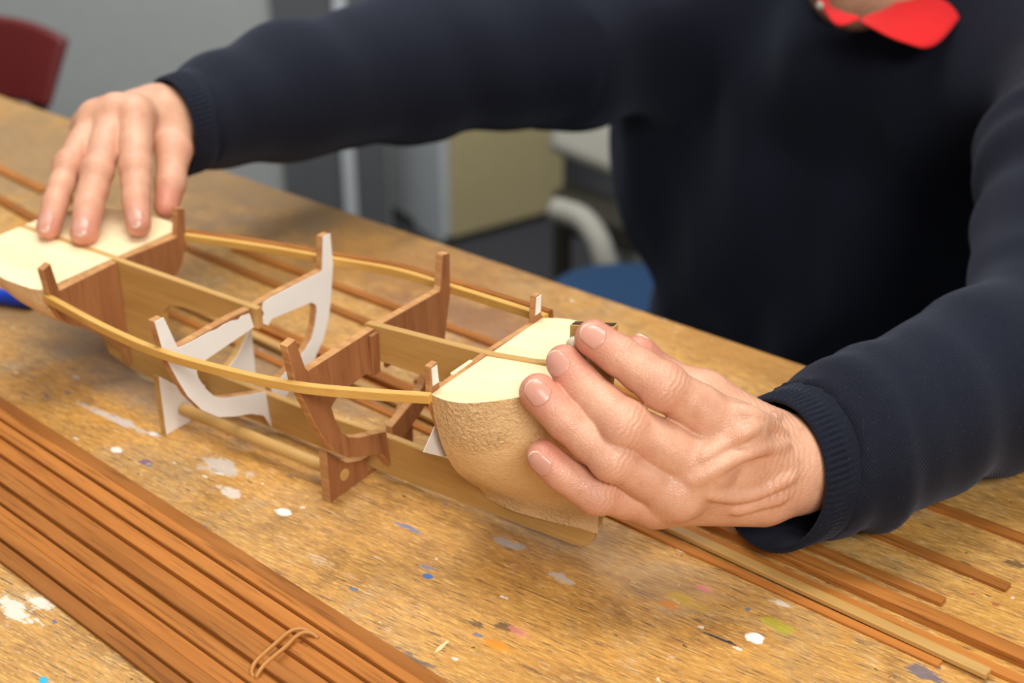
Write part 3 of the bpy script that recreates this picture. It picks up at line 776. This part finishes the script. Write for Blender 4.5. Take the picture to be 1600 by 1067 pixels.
def make_hand(h, fingers, thumb, wrist, palm_k, dors, tendons=True, pad=.03, web=.0075, extra=()):
    """fingers: list of joint lists [tip, dip, pip, mcp] as (point, radius); wrist: list of (point, radius)"""
    allp = np.array([p for f in fingers for p, r in f] + [p for p, r in thumb] + [p for p, r in wrist])
    lo, hi = allp.min(0)-pad, allp.max(0)+pad
    palm = Field(lo, hi, h)
    W = wrist[0]
    palm.chain(wrist, .006)
    mc = [f[-1] for f in fingers]
    for p, r in mc: palm.cone(W[0], p, W[1]*.72, r*.98, .010)
    for (p, r), (q, s_) in zip(mc, mc[1:]):
        palm.cone(p, q, r*.86, s_*.86, .006)
        m0 = (np.array(p)+np.array(W[0]))/2; m1 = (np.array(q)+np.array(W[0]))/2
        palm.cone(m0, m1, r*1.05, s_*1.05, .008)
    F = Field(lo, hi, h)
    for f in fingers:
        g = Field(lo, hi, h)
        pts = list(f)
        g.chain(pts, .003)
        (t, rt), (d, rd), (p, rp), (m, rm) = f
        dr = dors(nrm(np.array(t)-np.array(d)))
        g.cone(np.array(p)+dr*.0008, np.array(p)-dr*.001, rp*1.06, rp*.9, .004)           # knuckle swelling
        mid = (np.array(p)+np.array(m))/2; g.cone(mid-dr*.0018, mid-dr*.0015, rp*.97, rp*.97, .005)
        mid = (np.array(p)+np.array(d))/2; g.cone(mid-dr*.0014, mid-dr*.0012, rd*1.0, rd*1.0, .004)
        g.cone(np.array(t)-dr*.0012, np.array(d)*.6+np.array(t)*.4-dr*.0016, rt*.93, rd*.88, .003)  # pad
        F.merge(g, .0012)
    for a, b, ra, rb in extra: palm.cone(a, b, ra, rb, .008)
    T = Field(lo, hi, h); T.chain(thumb, .005)
    palm.merge(T, .010)
    palm.merge(F, web)
    if tendons:
        for f in fingers:
            m = np.array(f[-1][0]); w = np.array(W[0]); dr = dors(nrm(m-w))
            a = m + dr*(f[-1][1]*.60); b = w*.72+m*.28 + dr*(W[1]*.74)
            palm.cone(a, b, .0042, .0028, .006)
            palm.cone(m+dr*f[-1][1]*.40, m+dr*f[-1][1]*.38, .0085, .0085, .008)
    for f in fingers:
        (t, rt), (d, rd), (p, rp), (m, rm) = f
        ax = nrm(np.array(d)-np.array(m)); dr = dors(nrm(np.array(p)-np.array(m)))
        bump_at(palm, np.array(p), nrm(np.array(d)-np.array(m)), dr, .00030, .0027, .0050, rp+.006)
        bump_at(palm, np.array(d), nrm(np.array(t)-np.array(p)), dr, .00016, .0022, .0032, rd+.005)
    return palm
def flush_of(V, fingers, thumb):
    a = np.zeros(len(V))
    for f in fingers + [thumb]:
        t, r = np.array(f[0][0]), f[0][1]
        a = np.maximum(a, np.exp(-(np.linalg.norm(V-t, axis=1)/(r*1.7))**2))
        for q, s_ in ((f[1], .45), (f[2], .5)):
            a = np.maximum(a, s_*np.exp(-(np.linalg.norm(V-np.array(q[0]), axis=1)/(q[1]*1.1))**2))
    return a
def nail(field, tip, dip, r, dorsal, mat, parent, w=40, l0=-.0068, l1=.0064):
    ax = nrm(np.array(tip)-np.array(dip)); dr = nrm(dorsal - ax*(dorsal @ ax)); lat = np.cross(ax, dr)
    NU, NV = 16, 16; pts = []
    for j in range(NV+1):
        for i in range(NU+1):
            u = i/NU*2-1; s_ = j/NV
            a0 = l0 + .0030*u*u; a1 = l1 - .0026*u*u*abs(u)**.3
            th = math.radians(w)*u*(1-.06*s_)
            pts.append((np.array(tip)*1.0 + ax*(a0+(a1-a0)*s_), nrm(dr*math.cos(th)+lat*math.sin(th))))
    P0 = np.array([p for p, d in pts]); Dr = np.array([d for p, d in pts]); lo = np.zeros(len(P0)); hi = np.full(len(P0), .016)
    for _ in range(26):
        m = (lo+hi)/2; v = field.sample(P0+Dr*m[:, None]); lo = np.where(v < 0, m, lo); hi = np.where(v < 0, hi, m)
    R_ = np.minimum(lo, r*1.10).reshape(NV+1, NU+1)
    for _ in range(3):
        q = np.pad(R_, 1, mode='edge'); R_ = (q[1:-1,1:-1]*2+q[:-2,1:-1]+q[2:,1:-1]+q[1:-1,:-2]+q[1:-1,2:])/6
    # keep the free edge from dropping over the finger end
    R_ = np.maximum(R_, (R_[NV//2][None, :]*.80))
    rad = R_.ravel()
    edge = np.zeros((NV+1, NU+1)); edge[0,:] = edge[:,0] = edge[:,-1] = 1
    V1 = P0+Dr*(rad+.00028-.00026*edge.ravel())[:, None]; V0 = P0+Dr*(rad-.0010)[:, None]
    V = np.concatenate([V1, V0]); n = len(V1); F = []; fm = []
    for j in range(NV):
        for i in range(NU):
            a = j*(NU+1)+i; F.append((a, a+1, a+NU+2, a+NU+1)); fm.append(1 if j >= NV-1 else 0)
    rim = [i for i in range(NU+1)] + [j*(NU+1)+NU for j in range(1, NV+1)] + [NV*(NU+1)+i for i in range(NU-1, -1, -1)] + [j*(NU+1) for j in range(NV-1, 0, -1)]
    for k in range(len(rim)):
        a, b = rim[k], rim[(k+1) % len(rim)]; F.append((a, b, b+n, a+n)); fm.append(1 if a >= NV*(NU+1) and b >= NV*(NU+1) else 0)
    o = put('fingernail', [v_ - np.array(parent.matrix_world.translation) for v_ in V], F, None, parent, True, mats=[M['nail'], M['nail_tip']], fmat=fm)
    return o

NECK = at(1392, -55, 1.17)
person = empty('person', 'person in a navy sweater and red shirt collar holding the model with both hands', 'person', (NECK[0], NECK[1]+.12, FLOOR))
bpy.context.view_layer.update()

# --- hand on the right of the photo, pinching the stem
H1 = [  # tip, dip, pip, mcp : pixel x, y, depth, radius
 [((927, 528, .6590), .0084), ((968, 556, .6560), .0092), ((1036, 604, .6530), .0106), ((1146, 672, .6680), .0128)],
 [((881, 566, .6640), .0081), ((910, 606, .6600), .0098), ((974, 664, .6500), .0110), ((1098, 728, .6640), .0126)],
 [((841, 613, .6565), .0086), ((884, 658, .6545), .0090), ((957, 716, .6520), .0100), ((1058, 770, .6680), .0120)],
 [((849, 713, .6595), .0076), ((880, 741, .6600), .0081), ((932, 772, .6620), .0088), ((1022, 784, .6780), .0108)],
]
fing1 = [[(at(*q), r) for q, r in f] for f in H1]
thumb1 = [(at(*q), r) for q, r in [((998, 552, .6950), .0090), ((1030, 590, .7060), .0108), ((1100, 622, .7080), .0135), ((1185, 690, .7080), .0190)]]
wrist1 = [(at(*q), r) for q, r in [((1196, 724, .7000), .0225), ((1240, 728, .7080), .0235), ((1330, 700, .7300), .0250)]]
def dors1(ax):
    d = nrm(-FW*1.0 + RT*(-.20) + UP*.35); return nrm(d - ax*(d @ ax))
hand1 = make_hand(.00068, fing1, thumb1, wrist1, .008, dors1, web=.006, extra=[(at(1040, 780, .6850), at(1190, 770, .7000), .0125, .0170)])
def veins(field, lines, r, sink):
    for ln in lines:
        pts = []
        for px, py in ln:
            d = .56 + np.arange(900)*.0003; P_ = CAM + ray(px, py)[None, :]*d[:, None]
            k = int(np.argmax(field.sample(P_) < 0)); pts.append(P_[k] + ray(px, py)*sink)
        pts = spline(pts, 5)
        for a, b in zip(pts, pts[1:]): field.cone(a, b, r, r, .004)
veins(hand1, [[(1110, 772), (1150, 775), (1190, 766), (1236, 744)], [(1150, 796), (1180, 786), (1222, 776)], [(1098, 712), (1136, 690), (1178, 668), (1216, 650)],
              [(1084, 750), (1131, 724), (1178, 704), (1228, 694)], [(1150, 640), (1185, 650), (1222, 676)]], .0019, .0012)
w_ax = nrm(np.array(wrist1[1][0]) - np.array(wrist1[0][0]))
def wrist_creases(field, c, ax, rad):
    sl, X, Y, Z = field.sub(c-rad, c+rad); x, y, z = X-c[0], Y-c[1], Z-c[2]
    t_ = x*ax[0]+y*ax[1]+z*ax[2]; u_ = x*UP[0]+y*UP[1]+z*UP[2]
    w = np.exp(-(t_/.016)**2)*np.clip((rad-np.sqrt(x*x+y*y+z*z))/.01, 0, 1)
    field.D[sl] += (.00018*w*np.cos(2*np.pi*(t_ + .0016*np.sin(u_*230) + .0008*np.sin(u_*610))/.0036)).astype(np.float32)
wrist_creases(hand1, at(1212, 690, .685), w_ax, .036)
# --- hand on the left of the photo, fingertips resting on the stern deck
T0 = .880
H2 = [
 [((216, 350, T0+.003), .0074), ((213, 312, T0+.011), .0086), ((212, 262, T0+.022), .0096), ((210, 184, T0+.050), .0122)],
 [((131, 364, T0-.002), .0080), ((138, 325, T0+.007), .0089), ((152, 268, T0+.020), .0097), ((180, 182, T0+.052), .0122)],
 [((75, 356, T0+.004), .0069), ((86, 318, T0+.012), .0078), ((106, 258, T0+.026), .0083), ((150, 190, T0+.054), .0108)],
 [((88, 322, T0+.042), .0066), ((96, 298, T0+.046), .0070), ((112, 256, T0+.052), .0076), ((138, 202, T0+.064), .0092)],
]
fing2 = [[(at(*q), r) for q, r in f] for f in H2]
thumb2 = [(at(*q), r) for q, r in [((260, 322, T0+.045), .0084), ((266, 285, T0+.052), .0096), ((271, 235, T0+.066), .0118), ((265, 195, T0+.082), .0175)]]
wrist2 = [(at(*q), r) for q, r in [((246, 182, T0+.088), .0215), ((290, 190, T0+.105), .0230), ((360, 175, T0+.150), .0250)]]
def dors2(ax):
    d = nrm(-FW*.6 + UP*.8); return nrm(d - ax*(d @ ax))
hand2 = make_hand(.0009, fing2, thumb2, wrist2, .008, dors2, web=.005)

# --- the rest of the body, coarse, hidden by clothes
SHR, SHL = NECK + [-.205, .03, -.055], NECK + [.185, -.02, -.045]
ELR, ELL = at(640, 104, 1.17), at(1646, 540, .832)
CH = NECK + [-.062, .10, -.20]; PE = NECK + [-.055, .20, -.56]
HD = NECK + np.array([-.015, -.055, .165])
body = Field(NECK - [.62, .62, 1.14], NECK + [.36, .36, .34], .007)
body.chain([(wrist1[-1][0], .024), (ELL, .036), (SHL, .046)], .02).chain([(wrist2[-1][0], .024), (ELR, .036), (SHR, .046)], .02)
body.chain([(NECK + [0, .02, -.04], .058), (NECK + [-.005, -.02, .07], .054), (HD + [0, .01, -.04], .060)], .03)
body.ell(at(1352, -45, 1.14), (.050, .045, .050), .02)
body.ell(CH, (.165, .105, .20), .03).ell(PE, (.155, .115, .15), .03)
body.chain([(SHR, .05), (NECK + [0, .03, -.05], .055), (SHL, .05)], .03)
hipl, hipr = PE + [.09, -.02, -.06], PE + [-.09, -.02, -.06]
kl, kr = PE + [.12, -.36, -.08], PE + [-.12, -.36, -.08]
fl_, fr_ = np.array([kl[0], kl[1]+.04, FLOOR+.09]), np.array([kr[0], kr[1]+.04, FLOOR+.09])
for hp, kn, ft in ((hipl, kl, fl_), (hipr, kr, fr_)): body.chain([(hp, .075), (kn, .052), (ft, .036)], .02)
body.ell(HD + [0, .01, .03], (.075, .092, .085), .02).ell(HD + [0, -.035, -.035], (.055, .055, .065), .03)
body.cone(HD + [0, -.085, .01], HD + [0, -.108, -.022], .010, .015, .012)                    # nose
body.ell(HD + [0, -.078, -.062], (.026, .014, .009), .006).ell(HD + [0, -.07, -.092], (.026, .020, .018), .02)
for s_ in (-1, 1):
    body.ell(HD + [s_*.033, -.098, .016], (.017, .014, .011), .006, cut=True)
    body.ell(HD + [s_*.078, .005, -.005], (.010, .020, .032), .006)
    body.ell(HD + [s_*.034, -.082, .034], (.022, .012, .007), .010)
V0, F0 = body.mesh(); V1, F1 = hand1.mesh(); V2, F2 = hand2.mesh()
fl = np.concatenate([np.zeros(len(V0)), flush_of(V1, fing1, thumb1), flush_of(V2, fing2, thumb2)])
bodyo = fast_mesh('body', np.concatenate([V0, V1, V2]), np.concatenate([F0, F1+len(V0), F2+len(V0)+len(V1)]), M['skin'], person, {'flush': fl})
bpy.context.view_layer.update()
nd = [nrm(-FW + UP*.15 - RT*.05), nrm(-FW*.6 - RT*.70 + UP*.40), nrm(-FW - RT*.15 + UP*.10), nrm(-FW*.8 - RT*.35 - UP*.35)]
for f, d in zip(fing1, nd): nail(hand1, f[0][0], f[1][0], f[0][1], d, M['nail'], bodyo)
nail(hand1, thumb1[0][0], thumb1[1][0], thumb1[0][1], nrm(FW*.5 + RT*.6 + UP*.6), M['nail'], bodyo)
for f in fing2[:3]: nail(hand2, f[0][0], f[1][0], f[0][1], nrm(-FW + UP*.25), M['nail'], bodyo)
for s_ in (-1, 1):
    ev = HD + [s_*.033, -.0765, .014]
    bm = bmesh.new(); bmesh.ops.create_uvsphere(bm, u_segments=16, v_segments=10, radius=.0118)
    me = bpy.data.meshes.new('eye'); bm.to_mesh(me); bm.free(); me.materials.append(M['eye'])
    for p_ in me.polygons: p_.use_smooth = True
    o = bpy.data.objects.new('eye', me); COL.objects.link(o); o.parent = bodyo; o.location = Vector(ev) - Vector(person.location)
for s_ in (-1, 1):
    ev = HD + [s_*.033, -.0875, .0125]
    v, f = tube_geo([ev, ev + [0, -.0012, 0]], .0052, 16); o = put('iris', [q - np.array(person.location) for q in v], f, M['olive'], bodyo)
hair = Field(HD - [.13, .15, .14], HD + [.13, .15, .16], .005)
hair.ell(HD + [0, .018, .040], (.082, .096, .084), .01).ell(HD + [0, .06, -.02], (.066, .050, .065), .02)
hair.ell(HD + [0, -.095, -.025], (.095, .085, .078), .01, cut=True)
V, F = hair.mesh(); fast_mesh('hair', V, F, M['hair'], person)

# --- sweater
def folds(field, a, b, ra, fn):
    a = np.array(a, float); b = np.array(b, float); m = ra
    sl, X, Y, Z = field.sub(np.minimum(a, b)-m, np.maximum(a, b)+m)
    ba = b-a; L = np.linalg.norm(ba); d = ba/L
    px, py, pz = X-a[0], Y-a[1], Z-a[2]; t = px*d[0]+py*d[1]+pz*d[2]
    e1 = nrm(np.cross(d, [0, 0, 1])); e2 = np.cross(e1, d)
    th = np.arctan2(px*e2[0]+py*e2[1]+pz*e2[2], px*e1[0]+py*e1[1]+pz*e1[2])
    w = np.clip(t/L*12, 0, 1)*np.clip((L-t)/L*12, 0, 1)
    r = np.sqrt(np.maximum((px-t*d[0])**2+(py-t*d[1])**2+(pz-t*d[2])**2, 0))
    w = w*np.clip((ra-r)/.02, 0, 1)
    field.D[sl] += (w*fn(t, th, L)).astype(np.float32)
C1 = at(1203, 742, .7120)                       # right cuff opening
sl1 = [(at(1262, 722, .7190), .0400), (at(1330, 694, .7280), .0405), (at(1420, 652, .7480), .0410), (at(1540, 596, .7850), .0480), (ELL, .0525), ((ELL+SHL)/2 + [.0, .0, .01], .0680), (SHL + [.0, .01, -.02], .0750)]
C2 = at(267, 200, T0+.092)                      # left cuff opening
sl2 = [(at(300, 192, T0+.108), .0340), (at(350, 172, T0+.145), .0375), (at(450, 144, T0+.195), .0490), (ELR, .0600), ((ELR+SHR)/2 + [0, 0, -.015], .0720), (SHR + [0, .01, -.03], .0820)]
sw = Field(NECK - [.56, .60, .66], NECK + [.36, .36, .09], .0045)
sw.chain(sl1, .022).chain(sl2, .022)
torso = Field(sw.lo, sw.lo + (sw.n-1)*sw.h, .0045)
torso.ell(CH + [0, -.005, -.02], (.246, .135, .25), .05).ell(PE + [0, -.02, .08], (.240, .150, .24), .06)
torso.chain([(SHR + [.03, .01, -.02], .072), (NECK + [0, .03, -.07], .085), (SHL + [-.03, .01, -.02], .072)], .05)
sw.merge(torso, .045)
sw.ell(NECK + [0, -.015, .06], (.070, .078, .085), .008, cut=True)
sw.ell(at(1345, -38, 1.092), (.052, .055, .034), .006, cut=True)
sw.blur(2)
# creases: elbow, armpit, long drapes on the chest, bunching behind the cuff
folds(sw, sl1[0][0], sl1[3][0], .085, lambda t, th, L: .0026*np.sin(2*np.pi*(t/.030) + 1.1*np.sin(th*2+1))*np.exp(-(t/.045)**2) + .0012*np.sin(2*np.pi*t/.05 + 1.7*np.cos(th)))
folds(sw, ELL, SHL, .13, lambda t, th, L: (.0022*np.sin(2*np.pi*(t+.5*t*t)/.055 + 2.6*np.sin(th+.8) + np.sin(t*37)) + .0022*np.sin(2*np.pi*t/.12 + 3*np.sin(th)))*np.exp(-((t-.12)/.12)**2))
folds(sw, ELR, SHR, .13, lambda t, th, L: .0022*np.sin(2*np.pi*t/.085 + 2.0*np.sin(th+.5)))
folds(sw, sl2[0][0], ELR, .09, lambda t, th, L: .0007*np.sin(2*np.pi*t/.075 + 2.0*np.sin(th)))
def chest_folds(f):
    sl, X, Y, Z = f.sub(CH - [.24, .25, .33], CH + [.24, .02, .22])
    x, z = X-CH[0], Z-CH[2]
    a = (x*.80 - z*.60)                                      # drapes running down from the left shoulder
    w = np.clip((.22-np.abs(x))/.08, 0, 1)*np.clip((CH[1]-Y)/.05, 0, 1)*np.clip((z+.33)/.1, 0, 1)*np.clip((.22-z)/.08, 0, 1)
    f.D[sl] += (w*(.0085*np.sin(2*np.pi*a/.115 + 2.2*np.sin(z*9)) + .003*np.sin(2*np.pi*(x*.95+z*.25)/.075 + 1.0))).astype(np.float32)
chest_folds(sw)
# hollow the sleeve ends so the cuffs open on a dark sleeve
d1_ = nrm(np.array(sl1[1][0])-C1); sw.D = np.maximum(sw.D, -Field(sw.lo, sw.lo+(sw.n-1)*sw.h, .0045).cone(C1 - d1_*.02, C1 + d1_*.06, .036, .033, 0).D)
def trim_end(C, nrm_open, back, rad):
    sl, X, Y, Z = sw.sub(C-rad, C+rad); d = (X-C[0])*nrm_open[0]+(Y-C[1])*nrm_open[1]+(Z-C[2])*nrm_open[2]
    sw.D[sl] = np.maximum(sw.D[sl], (d + back).astype(np.float32))
ax1 = nrm(-RT*.80 - FW*.56 + UP*.0); ax2 = nrm(-RT*.72 - FW*.60 - UP*.25)
trim_end(C1, ax1, .016, .075); trim_end(C2, ax2, .022, .065)
V, F = sw.mesh(); sweater = fast_mesh('sweater', V, F, M['knit'], person)
def cuff(C, ax_open, up_hint, r0, ra, steps, n=132, ribs=44, squash=1.0):
    """ribbed band: first ring faces ax_open, following rings run back along steps"""
    V, F = [], []
    e1 = nrm(up_hint - ax_open*(up_hint @ ax_open)); e2 = np.cross(ax_open, e1)
    K = len(steps)
    for k, (off, r, amp) in enumerate(steps):
        for i in range(n):
            q = 2*math.pi*i/n; rr = r*(1 + 0*q) + amp*(.5+.5*math.cos(ribs*q))**.7
            V.append(C + off + e1*math.cos(q)*rr + e2*math.sin(q)*rr*squash)
    for k in range(K-1):
        for i in range(n): F.append((k*n+i, k*n+(i+1) % n, (k+1)*n+(i+1) % n, (k+1)*n+i))
    return V, F
ax1 = nrm(-RT*.80 - FW*.56 + UP*.0)
bk = d1_
prof = [(bk*.022, .0355, 0), (bk*.010, .0355, 0), (bk*.0010, .0366, 0), (bk*-.0004, .0378, 0), (bk*.0002, .0390, .0002), (bk*.0014, .0392, .0009), (bk*.006, .0392, .0011), (bk*.0105, .0394, .0011), (bk*.0118, .0396, .0003), (bk*.016, .0408, 0), (bk*.024, .0410, 0), (bk*.036, .0395, 0)]
V, F = cuff(C1, ax1, UP + RT*.02, 0, 0, prof, ribs=76, n=456, squash=1.0)
put('cuff', [v_ - np.array(person.location) for v_ in V], F, M['knit'], sweater, True)
d2_ = nrm(np.array(sl2[1][0])-C2)
ax2 = nrm(-RT*.72 - FW*.60 - UP*.25)
prof2 = [(bk*0 + d2_*.022, .0315, 0), (d2_*.010, .0315, 0), (d2_*.001, .0322, 0), (d2_*-.0004, .033, 0), (d2_*.0004, .0342, .0003), (d2_*.0016, .0344, .0009), (d2_*.010, .0346, .0010), (d2_*.020, .0350, .0010), (d2_*.0215, .0352, .0002), (d2_*.030, .0362, 0), (d2_*.045, .0352, 0)]
V, F = cuff(C2, ax2, UP*.94 - RT*.34, 0, 0, prof2, ribs=64, n=384)
put('cuff', [v_ - np.array(person.location) for v_ in V], F, M['knit'], sweater, True)

# --- red shirt collar lying over the sweater neckline
def collar_flap(inner, outer, lift, n=18, m=10):
    a = spline(inner, n//(len(inner)-1)+1); b = spline(outer, n//(len(outer)-1)+1)
    k = min(len(a), len(b)); a = [a[int(i*(len(a)-1)/(k-1))] for i in range(k)]; b = [b[int(i*(len(b)-1)/(k-1))] for i in range(k)]
    V = []; 
    for s_ in (0, .0022):
        for j in range(m+1):
            for i in range(k):
                t = j/m; p = a[i]*(1-t) + b[i]*t
                g = sw.grad(p)[0]; g = g/(np.linalg.norm(g)+1e-9)
                bulge = lift*math.sin(math.pi*min(1, t*.9+.08))
                V.append(p + nrm(-FW + UP*.3)*(bulge + s_))
    n1 = (m+1)*k; F = []
    for s_ in (0, 1):
        for j in range(m):
            for i in range(k-1):
                q = s_*n1+j*k+i; F.append((q, q+1, q+k+1, q+k))
    rim = list(range(k)) + [j*k+k-1 for j in range(1, m+1)] + [m*k+i for i in range(k-2, -1, -1)] + [j*k for j in range(m-1, 0, -1)]
    for q in range(len(rim)):
        c_, d_ = rim[q], rim[(q+1) % len(rim)]; F.append((c_, d_, d_+n1, c_+n1))
    return V, F
cd = 1.085
flapL = collar_flap([at(1341, 37, cd-.005), at(1352, 27, cd+.005), at(1396, 8, cd+.025), at(1450, -35, cd+.07)], [at(1345, 37, cd-.012), at(1412, 68, cd-.01), at(1466, 68, cd+.0), at(1535, -25, cd+.05)], .003)
flapR = collar_flap([at(1339, 27, cd-.002), at(1314, 20, cd+.008), at(1294, 6, cd+.03), at(1285, -45, cd+.09)], [at(1341, 33, cd-.008), at(1309, 41, cd-.002), at(1287, 18, cd+.02), at(1255, -40, cd+.09)], .002)
def round_neck(deg, r, dz): a = math.radians(deg); return NECK + np.array([r*math.sin(a), -r*.95*math.cos(a) + .01, dz])
back = collar_flap([at(1450, -35, cd+.07)] + [round_neck(d, .066, .035 + .012*math.cos(math.radians(d-180))) for d in (100, 140, 180, 220, 260)] + [at(1285, -45, cd+.09)],
                   [at(1535, -25, cd+.05)] + [round_neck(d, .094, -.002 + .012*math.cos(math.radians(d-180))) for d in (100, 140, 180, 220, 260)] + [at(1255, -40, cd+.09)], .0, 42)
v, f = merge([flapL, flapR, back])
collar = put('shirt_collar', [q - np.array(person.location) for q in v], f, M['red'], person, True)

bc = at(1281, 9, cd-.004)
bm = bmesh.new(); bmesh.ops.create_uvsphere(bm, u_segments=16, v_segments=10, radius=.0032)
me = bpy.data.meshes.new('button'); bm.to_mesh(me); bm.free(); me.materials.append(M['offwhite'])
for p_ in me.polygons: p_.use_smooth = True
o = bpy.data.objects.new('button', me); COL.objects.link(o); o.parent = collar; o.location = Vector(bc) - Vector(person.location); o.scale = (1, .6, 1)

# --- trousers and shoes, below the bench
tr = Field(PE - [.30, .50, .70], PE + [.30, .24, .16], .009)
tr.ell(PE + [0, 0, -.03], (.175, .135, .13), .03)
for hp, kn, ft in ((hipl, kl, fl_), (hipr, kr, fr_)): tr.chain([(hp, .092), (kn, .070), (ft + [0, 0, .0], .055)], .03)
V, F = tr.mesh(); fast_mesh('trousers', V, F, M['navy_plain'], person)
for ft in (fl_, fr_):
    s_ = Field(ft - [.09, .26, .12], ft + [.09, .12, .05], .006)
    s_.chain([(ft + [0, .02, -.045], .040), (ft + [0, -.10, -.055], .036), (ft + [0, -.17, -.060], .030)], .01)
    V, F = s_.mesh(); V[:, 2] = np.maximum(V[:, 2], FLOOR+.001); fast_mesh('shoe', V, F, M['shoe'], person)
